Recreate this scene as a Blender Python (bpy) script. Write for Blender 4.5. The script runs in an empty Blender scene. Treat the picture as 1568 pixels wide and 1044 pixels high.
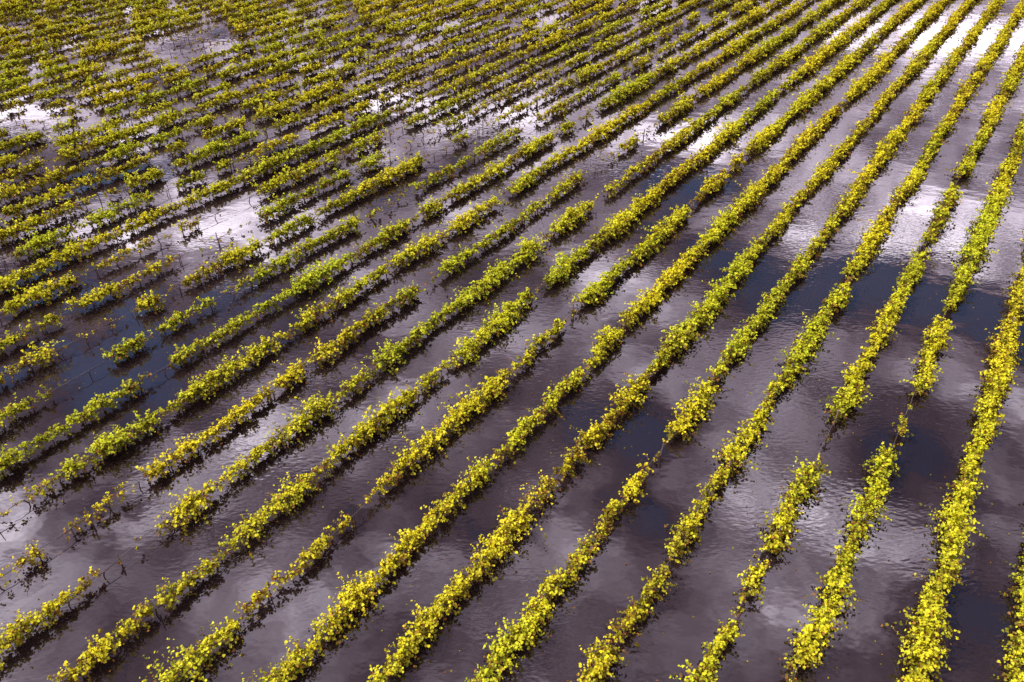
import bpy, math
import numpy as np
rng = np.random.default_rng(11)
sc = bpy.context.scene

# ------------------------------------------------------------------ site survey constants
H_CAM = 21.0
FPX = 1220.0                       # focal length, in px of a 1568 px wide frame (28 mm lens)
TH = math.atan(882.0/1220.0)       # drone gimbal pitch below the horizon
CT, ST = math.cos(TH), math.sin(TH)
HC = H_CAM-0.45
TANPHI = 1016.0*CT/FPX             # bearing of the vine rows
PHI = math.atan(TANPHI)
D = np.array([math.sin(PHI), math.cos(PHI), 0.0])
N = np.array([math.cos(PHI), -math.sin(PHI), 0.0])
def gy(y):                         # distance ahead of the drone of a survey line
    yc = (y-522.0)/FPX
    return HC*(CT-yc*ST)/(ST+yc*CT)
Y0 = gy(1040.0)
DOWN0 = ST+(518.0/FPX)*CT
def row_x0(k):
    xb = 745.0+163.0*k
    if k == 3: xb = 1222.0
    return HC*(xb-784.0)/FPX/DOWN0
def s_of(y):
    return (gy(y)-Y0)/math.cos(PHI)

# per-row condition: (survey line from, to, density)
SEG = {
 5: [(1060,800,1.1)],
 4: [(1060,400,1.15)],
 3: [(695,662,.03),(662,645,.4),(645,592,.02),(490,470,.02)],
 2: [(935,907,.08),(865,838,.04),(715,635,.02),(390,368,.03),(290,265,.04),(150,138,.2)],
 1: [(868,845,.25),(720,705,.5),(620,600,.25),(438,415,.10)],
 0: [(1040,1015,.6),(820,805,.4),(715,662,.03),(590,572,.12),(560,545,.12),(510,500,.3)],
 -1:[(785,742,.45),(738,722,.06),(690,678,.04),(585,570,.5)],
 -2:[(800,785,.5),(640,620,.5),(505,490,.2)],
 -3:[(790,748,.03),(745,725,.6),(492,462,.06)],
 -4:[(860,850,.5),(725,712,.3),(600,585,.5),(447,432,.08)],
 -5:[(868,812,.02),(760,750,.3),(600,590,.5),(372,352,.08),(310,292,.04),(290,225,.45)],
 -6:[(1000,862,.04),(862,838,.35),(838,805,.02),(805,748,.6),(748,728,.04),(728,670,.85),(562,548,.05),(545,490,.8),(440,412,.04),(410,385,.8),(345,270,.55),(268,225,.06),(222,214,.5),(212,190,.08)],
 -7:[(900,765,.04),(765,745,.3),(412,402,.2),(365,350,.6),(305,290,.08)],
 -8:[(575,552,.1),(340,325,.4),(308,298,.2),(182,160,.08)],
 -9:[(700,600,.6),(598,548,.03),(520,502,.05),(478,466,.3),(322,286,.06),(285,250,.5),(248,200,.5),(198,180,.08),(178,120,.5)],
 -10:[(532,494,.04),(456,432,.06),(372,362,.3),(240,216,.05),(214,208,.5),(206,180,.06),(178,120,.5)],
 -11:[(484,470,.08),(468,440,.75),(438,410,.5),(408,388,.25),(386,330,.02),(328,270,.75),(234,190,.06),(188,100,.5)],
 -12:[(425,410,.08),(408,368,.55),(366,348,.04),(347,338,.5),(336,292,.02),(290,250,.8),(205,188,.1),(150,90,.6)],
 -13:[(440,170,1.15),(165,70,.6)], -14:[(250,235,.2),(150,60,.6)], -15:[(140,40,.6)],-16:[(120,30,.6)],-17:[(180,170,.1),(100,20,.6)],
 -20:[(190,172,.04)], -21:[(200,170,.06)], -22:[(185,160,.06)], -19:[(240,225,.08)],-23:[(90,55,.06)],-24:[(80,45,.06)],-25:[(70,35,.06)],-26:[(60,25,.06)],
}

# ------------------------------------------------------------------ mesh accumulation
class Acc:
    def __init__(s): s.v=[];s.f=[];s.m=[];s.c=[];s.n=0
    def add(s, v, f, mat, col):
        s.v.append(v); s.f.append(f+s.n); s.m.append(np.full(len(f),mat,np.int32)); s.c.append(col); s.n+=len(v)
    def build(s, name, mats):
        v=np.concatenate(s.v).astype(np.float32); f=np.concatenate(s.f).astype(np.int32)
        m=np.concatenate(s.m); c=np.concatenate(s.c).astype(np.float32)
        me=bpy.data.meshes.new(name)
        me.vertices.add(len(v)); me.vertices.foreach_set('co', v.ravel())
        me.loops.add(len(f)*4); me.loops.foreach_set('vertex_index', f.ravel())
        me.polygons.add(len(f)); me.polygons.foreach_set('loop_start', np.arange(0,len(f)*4,4,dtype=np.int32))
        me.polygons.foreach_set('material_index', m)
        me.update(calc_edges=True)
        a=me.color_attributes.new('tint','FLOAT_COLOR','POINT'); a.data.foreach_set('color', c.ravel())
        for mt in mats: me.materials.append(mt)
        ob=bpy.data.objects.new(name, me); sc.collection.objects.link(ob)
        return ob

def norm(a): return a/np.maximum(np.linalg.norm(a,axis=-1,keepdims=True),1e-9)

def tubes(acc, P, Q, r0, r1, mat, col):
    n=len(P)
    if n==0: return
    ax=norm(Q-P); ref=np.where(np.abs(ax[:,2:3])>.9, np.array([[1.,0,0]]), np.array([[0,0,1.]]))
    u=norm(np.cross(ax,ref)); w=np.cross(ax,u)
    V=np.zeros((n,8,3))
    r0=np.broadcast_to(np.asarray(r0,float).reshape(-1,1),(n,1)); r1=np.broadcast_to(np.asarray(r1,float).reshape(-1,1),(n,1))
    for i,a in enumerate([0,1,2,3]):
        dd=math.cos(a*math.pi/2)*u+math.sin(a*math.pi/2)*w
        V[:,i]=P+dd*r0; V[:,4+i]=Q+dd*r1
    F=np.array([[0,1,5,4],[1,2,6,5],[2,3,7,6],[3,0,4,7],[4,5,6,7]])
    f=(np.arange(n)[:,None,None]*8+F[None]).reshape(-1,4)
    col=np.broadcast_to(np.asarray(col,float).reshape(-1,3),(n,3))
    c=np.ones((n,8,4)); c[:,:,:3]=col[:,None,:]
    acc.add(V.reshape(-1,3), f, mat, c.reshape(-1,4))

def leaves(acc, P, nrm, size, col, mat=0):
    n=len(P)
    if n==0: return
    r=rng.normal(size=(n,3)); a=norm(np.cross(nrm,r)); b=np.cross(nrm,a)
    s=size.reshape(-1,1)
    fold=(rng.uniform(.05,.4,size=(n,1)))*s
    wd=rng.uniform(.36,.56,size=(n,1))
    V=np.zeros((n,6,3))
    V[:,0]=P-a*s*.42
    V[:,3]=P+a*s*.62-nrm*s*rng.uniform(0,.3,size=(n,1))
    V[:,1]=P-a*s*.38+b*s*wd*.75+nrm*fold*.7
    V[:,2]=P+a*s*.12+b*s*wd+nrm*fold
    V[:,5]=P-a*s*.38-b*s*wd*.75+nrm*fold*.7
    V[:,4]=P+a*s*.12-b*s*wd+nrm*fold
    F=np.array([[0,1,2,3],[0,3,4,5]])
    f=(np.arange(n)[:,None,None]*6+F[None]).reshape(-1,4)
    c=np.ones((n,6,4)); c[:,:,:3]=col[:,None,:]
    V[:,:,2]=np.maximum(V[:,:,2],0.004)
    acc.add(V.reshape(-1,3), f, mat, c.reshape(-1,4))

def noise1(s, scale, seed):
    r=np.random.default_rng(seed+5000); t=s/scale+1000.3; i=np.floor(t).astype(int); f=t-i; f=f*f*(3-2*f)
    tab=r.uniform(0,1,4096); return tab[i%4096]*(1-f)+tab[(i+1)%4096]*f

# ------------------------------------------------------------------ materials
def mat_new(name):
    m=bpy.data.materials.new(name); m.use_nodes=True; nt=m.node_tree
    for n in list(nt.nodes): nt.nodes.remove(n)
    o=nt.nodes.new('ShaderNodeOutputMaterial'); return m,nt,o

def leaf_mat():
    m,nt,o=mat_new('vine_leaf'); L=nt.links.new
    at=nt.nodes.new('ShaderNodeAttribute'); at.attribute_name='tint'
    p=nt.nodes.new('ShaderNodeBsdfDiffuse')
    L(at.outputs['Color'],p.inputs['Color'])
    t=nt.nodes.new('ShaderNodeBsdfTranslucent'); L(at.outputs['Color'],t.inputs['Color'])
    ms=nt.nodes.new('ShaderNodeMixShader'); ms.inputs[0].default_value=.2
    L(p.outputs[0],ms.inputs[1]); L(t.outputs[0],ms.inputs[2])
    g=nt.nodes.new('ShaderNodeBsdfGlossy'); g.inputs['Roughness'].default_value=.5; g.inputs['Color'].default_value=(.9,.9,.8,1)
    m2=nt.nodes.new('ShaderNodeMixShader'); m2.inputs[0].default_value=.015
    L(ms.outputs[0],m2.inputs[1]); L(g.outputs[0],m2.inputs[2]); L(m2.outputs[0],o.inputs['Surface'])
    return m
def wood_mat():
    m,nt,o=mat_new('vine_wood'); L=nt.links.new
    at=nt.nodes.new('ShaderNodeAttribute'); at.attribute_name='tint'
    p=nt.nodes.new('ShaderNodeBsdfDiffuse')
    L(at.outputs['Color'],p.inputs['Color']); L(p.outputs[0],o.inputs['Surface']); return m
def wire_mat():
    m,nt,o=mat_new('galvanised_wire'); L=nt.links.new
    p=nt.nodes.new('ShaderNodeBsdfPrincipled'); p.inputs['Roughness'].default_value=.6; p.inputs['Metallic'].default_value=.4
    p.inputs['Base Color'].default_value=(.25,.23,.23,1); L(p.outputs[0],o.inputs['Surface']); return m
MATS=[leaf_mat(),wood_mat(),wire_mat()]

YEL=np.array([.78,.66,.018]); LIME=np.array([.47,.55,.020]); OLV=np.array([.10,.12,.005]); RUST=np.array([.26,.115,.02]); MUST=np.array([.29,.215,.008])

# ------------------------------------------------------------------ vine rows
tot=0
for k in range(8,-55,-1):
    acc=Acc()
    x0=row_x0(k)
    S=np.arange(-12,135,.1)
    def wander(s): return .18*(noise1(s,9,700+k)-.5)+.2*(noise1(s,1.3,750+k)-.5)
    Yp=Y0+S*D[1]; Xp=x0+S*D[0]; Z=Yp*CT+HC*ST
    inside=(Yp>6)&(Yp<115)&(np.abs(Xp)<.643*Z+7)
    if inside.sum()<20: continue
    vine=1.25
    ph=rng.uniform(0,1)
    dens=np.ones_like(S)
    pid=np.floor(S/vine+ph+.5).astype(int); pid-=pid.min()
    pr_=rng.uniform(size=pid.max()+1)[pid]                 # fate of each plant
    pv=np.convolve(rng.uniform(.68,1.3,size=pid.max()+1)[pid],np.ones(5)/5,'same')   # vigour of each plant
    if k<=-9 or k>5:
        rr=noise1(S,1.5,50+k)
        dens*=np.where(rr<.13,.05,1.)*np.where(pr_<.10,.04,np.where(pr_<.26,.5,1.))
    else:
        rr=noise1(S,1.2,90+k); dens*=np.where(rr<.09,.35,1.)*np.where(pr_<.08,.45,1.)
        dens*=np.where((Z>45)&(pr_>.95),.08,1.)
    for (a,b,dv) in SEG.get(k,[]):
        sa,sb=s_of(a),s_of(b)
        q=(S>=sa)&(S<=sb); dens[q]=dv if dv<1 else np.maximum(dens[q],.8)*dv
    lump=.48+.52*np.abs(np.cos(math.pi*(S/vine+ph)))
    vig=(.62+.8*noise1(S,2.0,300+k))*pv
    vig2=.5+1.0*noise1(S,.5,400+k)
    dd=dens*lump*np.clip(vig,.6,1.3)*vig2
    if k==4: dd*=1.15
    lodn=np.clip(46/Z,.42,1.0)
    lam=66*.1*dd*lodn*inside
    cnt=rng.poisson(lam)
    ss=np.repeat(S,cnt)+rng.uniform(0,.1,cnt.sum())
    n=len(ss)
    zz=np.interp(ss,S,Z); vg=np.interp(ss,S,vig*(.6+.4*dens)*(.62+.38*lump)*(.7+.6*noise1(S,.7,450+k))); dn=np.interp(ss,S,dens)
    big=1.22+.26*np.clip((zz-34)/30,0,1)
    lat0=rng.normal(0,.08,n)+wander(ss)
    org=np.array([x0,Y0,0])+ss[:,None]*D+lat0[:,None]*N; org[:,2]=rng.uniform(.2,.5,n)
    th=rng.uniform(0,2*math.pi,n); el=rng.uniform(-.35,1.25,n)
    dirv=np.cos(el)[:,None]*(np.cos(th)[:,None]*D*.9+np.sin(th)[:,None]*N)+np.sin(el)[:,None]*np.array([0,0,1.])
    Ls=rng.uniform(.14,.54,n)*np.clip(vg,.45,1.45)*big
    stray=rng.uniform(size=n)<.08; Ls=np.where(stray,Ls*1.55,Ls)
    droop=rng.uniform(.05,.45,n)*Ls
    nl=12
    t=(np.arange(nl)+.6)/nl; t=t[None,:]+rng.uniform(-.05,.05,(n,nl))
    P=org[:,None,:]+dirv[:,None,:]*(Ls[:,None]*t)[:,:,None]
    P[:,:,2]-=droop[:,None]*t**2*1.2
    P+=rng.normal(0,.038,P.shape)
    tone=noise1(ss,3.5,500+k)*.4+noise1(ss,.5,600+k)*.3+rng.uniform(-.12,.28,n)
    green=noise1(ss,7,800+k)*.75+(.28 if k<-7 else .12)
    keep=(P[:,:,2]>.03)&(rng.uniform(size=(n,nl))<np.clip(.55+.45*dn,0,1)[:,None])
    outv=norm(P-(org[:,None,:]+np.array([0,0,-.12])))
    nr=norm(outv*.65+np.array([-.15,0,.65])+rng.normal(0,.5,P.shape))
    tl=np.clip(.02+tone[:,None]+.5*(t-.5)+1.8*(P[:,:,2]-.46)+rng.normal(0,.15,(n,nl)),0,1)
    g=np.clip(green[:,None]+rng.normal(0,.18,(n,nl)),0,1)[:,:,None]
    top=YEL*(1-g)+LIME*g; low=MUST*(1-g)*.6+OLV*(g+.15)  # leaf hues, with sunlit tops and shaded undersides painted in
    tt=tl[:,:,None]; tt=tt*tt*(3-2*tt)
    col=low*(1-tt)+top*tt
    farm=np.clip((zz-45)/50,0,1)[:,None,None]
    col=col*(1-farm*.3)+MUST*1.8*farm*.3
    isr=(rng.uniform(size=(n,nl))<(.035+.16*(1-tl)+.22*(1-np.clip(dn,0,1))[:,None]))
    col=np.where(isr[:,:,None],RUST*rng.uniform(.5,1.3,(n,nl,1)),col)
    col*=rng.uniform(.72,1.15,(n,nl,1))
    col=np.minimum(col,.85)
    size=rng.uniform(.045,.105,(n,nl))*np.clip(np.sqrt(zz/26),1,1.85)[:,None]
    kk=keep.ravel()
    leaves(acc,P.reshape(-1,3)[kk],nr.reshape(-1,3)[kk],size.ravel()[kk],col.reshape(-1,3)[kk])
    tot+=int(kk.sum())
    # canes
    sel=(rng.uniform(size=n)<np.where(dn<.6,.95,.2))&(zz<65)
    o=org[sel]; dv_=dirv[sel]; Lq=Ls[sel][:,None]*1.15; dr=droop[sel]
    m1=o+dv_*Lq*.5; m1[:,2]-=dr*.3; e1=o+dv_*Lq; e1[:,2]-=dr*1.2
    e1[:,2]=np.maximum(e1[:,2],.02); m1[:,2]=np.maximum(m1[:,2],.03)
    cc=np.array([.12,.06,.03])*rng.uniform(.6,1.6,(len(o),1))
    tubes(acc,o,m1,.008,.006,1,cc); tubes(acc,m1,e1,.006,.004,1,cc)
    # trunks + cordon arms
    ts=(np.arange(-12,135,vine)-ph*vine)
    iy=Y0+ts*D[1]; ix=x0+ts*D[0]; iz=iy*CT+HC*ST
    td=np.interp(ts,S,dens)
    ok=(iy>6)&(iy<115)&(np.abs(ix)<.643*iz+7)&(iz<80)&(rng.uniform(size=len(ts))<np.where(td<.1,.4,.95)); ts=ts[ok]; td=td[ok]
    B=np.array([x0,Y0,0])+ts[:,None]*D+wander(ts)[:,None]*N
    jit=lambda a:rng.normal(0,a,(len(ts),3))*np.array([1,1,.3])
    b0=B+np.array([0,0,-.35]); b1=B+jit(.05)+np.array([0,0,.08]); b2=B+jit(.05)+np.array([0,0,.30])
    wc=np.array([.05,.032,.026])*rng.uniform(.6,1.4,(len(ts),1))
    tubes(acc,b0,b1,.03,.026,1,wc); tubes(acc,b1,b2,.026,.02,1,wc)
    for sg in (-1,1):
        c1=b2+sg*D*.3+jit(.03)+np.array([0,0,.03]); c2=b2+sg*D*.6+jit(.04)+np.array([0,0,.02])
        tubes(acc,b2,c1,.018,.013,1,wc); tubes(acc,c1,c2,.013,.009,1,wc)
    q=(rng.uniform(size=len(ts))<.4)
    if q.any():
        st=B[q]+D*.08; st0=st.copy(); st0[:,2]=-.4; st1=st+jit(.04)[q]; st1[:,2]=rng.uniform(.5,.78,q.sum())
        tubes(acc,st0,st1,.02,.018,1,np.array([.05,.04,.035])*rng.uniform(.6,1.6,(q.sum(),1)))
    # posts and wires
    ps=np.arange(-12+rng.uniform(0,7),135,7.0)
    iy=Y0+ps*D[1]; ix=x0+ps*D[0]; iz=iy*CT+HC*ST
    ok=(iy>6)&(iy<115)&(np.abs(ix)<.643*iz+7)&(iz<110); ps=ps[ok]
    if len(ps)>1:
        B=np.array([x0,Y0,0])+ps[:,None]*D+wander(ps)[:,None]*N
        lean=rng.normal(0,.05,(len(ps),3))*np.array([1,1,0]); hgt=rng.uniform(.5,.8,len(ps))
        T=B+lean; T[:,2]=hgt
        b=B.copy(); b[:,2]=-.4
        tubes(acc,b,T,.034,.03,1,np.array([.11,.09,.08])*rng.uniform(.5,1.5,(len(ps),1)))
        w=B.copy()+lean*.4; w[:,2]=.36
        q=iz[ok][:-1]<60
        tubes(acc,w[:-1][q],w[1:][q],.0045,.0045,2,np.array([.3,.3,.3]))
    acc.build('vine_row',MATS)
print('LEAVES',tot)

# ------------------------------------------------------------------ flood water
def water_mat():
    m,nt,o=mat_new('muddy_flood_water'); L=nt.links.new; nn=nt.nodes.new
    geo=nn('ShaderNodeNewGeometry')
    n1=nn('ShaderNodeTexNoise'); n1.inputs['Scale'].default_value=.07; n1.inputs['Detail'].default_value=3
    L(geo.outputs['Position'],n1.inputs['Vector'])
    cr=nn('ShaderNodeValToRGB'); e=cr.color_ramp.elements
    e[0].position=.35; e[0].color=(.0095,.005,.006,1); e[1].position=.68; e[1].color=(.021,.0135,.015,1)
    L(n1.outputs['Fac'],cr.inputs[0])
    df=nn('ShaderNodeBsdfDiffuse'); L(cr.outputs[0],df.inputs['Color'])
    mp=nn('ShaderNodeMapping'); mp.inputs['Rotation'].default_value=(0,0,math.radians(35)); mp.inputs['Scale'].default_value=(1.0,1.5,1)
    L(geo.outputs['Position'],mp.inputs['Vector'])
    a=nn('ShaderNodeTexNoise'); a.inputs['Scale'].default_value=.6; a.inputs['Detail'].default_value=3; L(mp.outputs[0],a.inputs['Vector'])
    mp2=nn('ShaderNodeMapping'); mp2.inputs['Rotation'].default_value=(0,0,math.radians(-35)); mp2.inputs['Scale'].default_value=(1.0,2.4,1)
    L(geo.outputs['Position'],mp2.inputs['Vector'])
    b=nn('ShaderNodeTexNoise'); b.inputs['Scale'].default_value=3.2; b.inputs['Detail'].default_value=1.5; L(mp2.outputs[0],b.inputs['Vector'])
    pr=nn('ShaderNodeMapRange'); pr.inputs[1].default_value=.44; pr.inputs[2].default_value=.62; pr.inputs[3].default_value=.08; pr.inputs[4].default_value=1.0
    pm=nn('ShaderNodeTexNoise'); pm.inputs['Scale'].default_value=.12; pm.inputs['Detail'].default_value=2; L(geo.outputs['Position'],pm.inputs['Vector'])
    L(pm.outputs['Fac'],pr.inputs[0])
    mb=nn('ShaderNodeMath'); mb.operation='MULTIPLY'; L(b.outputs['Fac'],mb.inputs[0]); L(pr.outputs[0],mb.inputs[1])
    ma=nn('ShaderNodeMath'); ma.operation='MULTIPLY_ADD'; ma.inputs[1].default_value=.5; L(mb.outputs[0],ma.inputs[0]); L(a.outputs['Fac'],ma.inputs[2])
    b2=nn('ShaderNodeBump'); b2.inputs['Strength'].default_value=1; b2.inputs['Distance'].default_value=.0065; L(ma.outputs[0],b2.inputs['Height'])
    gl=nn('ShaderNodeBsdfGlossy'); gl.inputs['Roughness'].default_value=.015; gl.inputs['Color'].default_value=(1,.94,1,1)
    L(b2.outputs[0],gl.inputs['Normal'])
    fr=nn('ShaderNodeFresnel'); fr.inputs['IOR'].default_value=1.85; L(b2.outputs[0],fr.inputs['Normal'])
    ms=nn('ShaderNodeMixShader'); L(fr.outputs[0],ms.inputs[0]); L(df.outputs[0],ms.inputs[1]); L(gl.outputs[0],ms.inputs[2])
    L(ms.outputs[0],o.inputs['Surface']); return m
me=bpy.data.meshes.new('flood_water'); R=900
me.from_pydata([(-R,-R,0),(R,-R,0),(R,R,0),(-R,R,0)],[],[(0,1,2,3)])
me.materials.append(water_mat()); sc.collection.objects.link(bpy.data.objects.new('flood_water',me))

# floating leaves
acc=Acc(); n=1500
Yf=5+rng.uniform(0,1,n)**1.3*60; Xf=(rng.uniform(-1,1,n))*(.643*(Yf*CT+HC*ST)+5)
P=np.stack([Xf,Yf,np.full(n,.01)],1); nr=norm(np.array([0,0,1.])+rng.normal(0,.08,(n,3)))
pal=np.stack([RUST,MUST*.7,RUST*.5,YEL*.4]); leaves(acc,P,nr,rng.uniform(.025,.07,n),pal[rng.integers(0,4,n)])
acc.build('floating_leaves',MATS)

# ------------------------------------------------------------------ sun + sky
sd=norm(np.array([-.95,.10,0.])); elv=math.radians(45)
sdir=np.array([sd[0]*math.cos(elv),sd[1]*math.cos(elv),math.sin(elv)])
from mathutils import Vector
sl=bpy.data.lights.new('sun','SUN'); sl.energy=5.0; sl.angle=math.radians(.6); sl.color=(1,.93,.78)
so=bpy.data.objects.new('sun',sl); so.rotation_euler=Vector(sdir).to_track_quat('Z','Y').to_euler(); sc.collection.objects.link(so)

w=bpy.data.worlds.new('World'); sc.world=w; w.use_nodes=True; nt=w.node_tree
try:
    w.cycles.sampling_method='NONE'
except Exception as ex: print(ex)
for x in list(nt.nodes): nt.nodes.remove(x)
nn=nt.nodes.new; L=nt.links.new
out=nn('ShaderNodeOutputWorld')
sky=nn('ShaderNodeTexSky'); sky.sky_type='NISHITA'; sky.sun_disc=False; sky.sun_elevation=elv; sky.sun_rotation=math.atan2(sd[0],sd[1])
sky.ozone_density=5.0; sky.dust_density=.1; sky.altitude=300
bg1=nn('ShaderNodeBackground'); bg1.inputs['Strength'].default_value=.15; L(sky.outputs[0],bg1.inputs['Color'])
tc=nn('ShaderNodeTexCoord'); sx=nn('ShaderNodeSeparateXYZ'); L(tc.outputs['Generated'],sx.inputs[0])
mz=nn('ShaderNodeMath'); mz.operation='MAXIMUM'; mz.inputs[1].default_value=.06; L(sx.outputs[2],mz.inputs[0])
dx=nn('ShaderNodeMath'); dx.operation='DIVIDE'; L(sx.outputs[0],dx.inputs[0]); L(mz.outputs[0],dx.inputs[1])
dy=nn('ShaderNodeMath'); dy.operation='DIVIDE'; L(sx.outputs[1],dy.inputs[0]); L(mz.outputs[0],dy.inputs[1])
cb=nn('ShaderNodeCombineXYZ'); L(dx.outputs[0],cb.inputs[0]); L(dy.outputs[0],cb.inputs[1])
fz=nn('ShaderNodeTexNoise'); fz.inputs['Scale'].default_value=3.4; fz.inputs['Detail'].default_value=6; fz.inputs['Roughness'].default_value=.58
L(cb.outputs[0],fz.inputs['Vector'])
ws=nn('ShaderNodeVectorMath'); ws.operation='MULTIPLY_ADD'; ws.inputs[1].default_value=(.8,.8,0); L(fz.outputs['Color'],ws.inputs[0]); L(cb.outputs[0],ws.inputs[2])
WR=1.8
pw=nn('ShaderNodeVectorMath'); pw.operation='MULTIPLY'; pw.inputs[1].default_value=(1,WR,0); L(ws.outputs[0],pw.inputs[0])
fc=nn('ShaderNodeMath'); fc.operation='MULTIPLY_ADD'; fc.inputs[1].default_value=1.85; fc.inputs[2].default_value=-.425; L(fz.outputs['Fac'],fc.inputs[0])
cur=fc.outputs[0]
# clouds and breaks in the cloud deck: (x, y, radius, amount) on the cloud-deck plane
FE=[(-.78,1.83,.5,.30),(-.10,2.75,.6,.30),(1.17,1.88,.38,.50),(.74,2.5,.45,.36),(-1.5,2.72,.5,.20),(2.1,3.7,.9,.36),
    (.62,.83,.2,.22),(-.05,.86,.2,.18),(-.78,.84,.2,.28),(-.6,1.0,.14,.26),(-.25,1.2,.4,.14),(.3,1.5,.35,.12),
    (.70,1.66,.36,-.54),(.50,2.2,.28,-.54),(1.06,1.50,.32,-.54),(-.96,1.5,.42,-.50),(-1.2,2.27,.3,-.44),(-.71,1.2,.26,-.40),(1.25,1.3,.25,-.42),
    (.10,1.05,.32,-.24),(-.36,.92,.25,-.22),(.6,.64,.32,-.24),(-.4,2.1,.18,-.32)]
for (cx,cy,r,am) in FE:
    c=nn('ShaderNodeVectorMath'); c.operation='DISTANCE'; c.inputs[1].default_value=(cx+.40,(cy+.40)*WR,0); L(pw.outputs[0],c.inputs[0])
    d=nn('ShaderNodeMapRange'); d.interpolation_type='SMOOTHSTEP'; d.inputs[1].default_value=0; d.inputs[2].default_value=1.4*r; d.inputs[3].default_value=am; d.inputs[4].default_value=0
    L(c.outputs['Value'],d.inputs[0])
    e=nn('ShaderNodeMath'); e.operation='ADD'; L(cur,e.inputs[0]); L(d.outputs[0],e.inputs[1]); cur=e.outputs[0]
cr=nn('ShaderNodeValToRGB'); el=cr.color_ramp.elements
el[0].position=.22; el[0].color=(.030,.024,.034,1); el[1].position=.97; el[1].color=(1.35,1.29,1.38,1)
for p,c in ((.38,(.092,.074,.096,1)),(.50,(.19,.162,.196,1)),(.64,(.36,.32,.375,1)),(.80,(.72,.665,.75,1))):
    q=el.new(p); q.color=c
L(cur,cr.inputs[0])
bg2=nn('ShaderNodeBackground'); bg2.inputs['Strength'].default_value=5; L(cr.outputs[0],bg2.inputs['Color'])
cv=nn('ShaderNodeMapRange'); cv.interpolation_type='SMOOTHSTEP'; cv.inputs[1].default_value=.14; cv.inputs[2].default_value=.30; L(cur,cv.inputs[0])
mx=nn('ShaderNodeMixShader'); L(cv.outputs[0],mx.inputs[0]); L(bg1.outputs[0],mx.inputs[1]); L(bg2.outputs[0],mx.inputs[2]); L(mx.outputs[0],out.inputs['Surface'])

# ------------------------------------------------------------------ camera
cd=bpy.data.cameras.new('camera'); cd.lens=FPX/1568*36; cd.sensor_width=36; cd.clip_end=3000
co=bpy.data.objects.new('camera',cd); co.location=(0,0,H_CAM); co.rotation_euler=(math.pi/2-TH,0,0); sc.collection.objects.link(co); sc.camera=co
sc.view_settings.view_transform='Standard'; sc.view_settings.look='None'; sc.view_settings.exposure=0
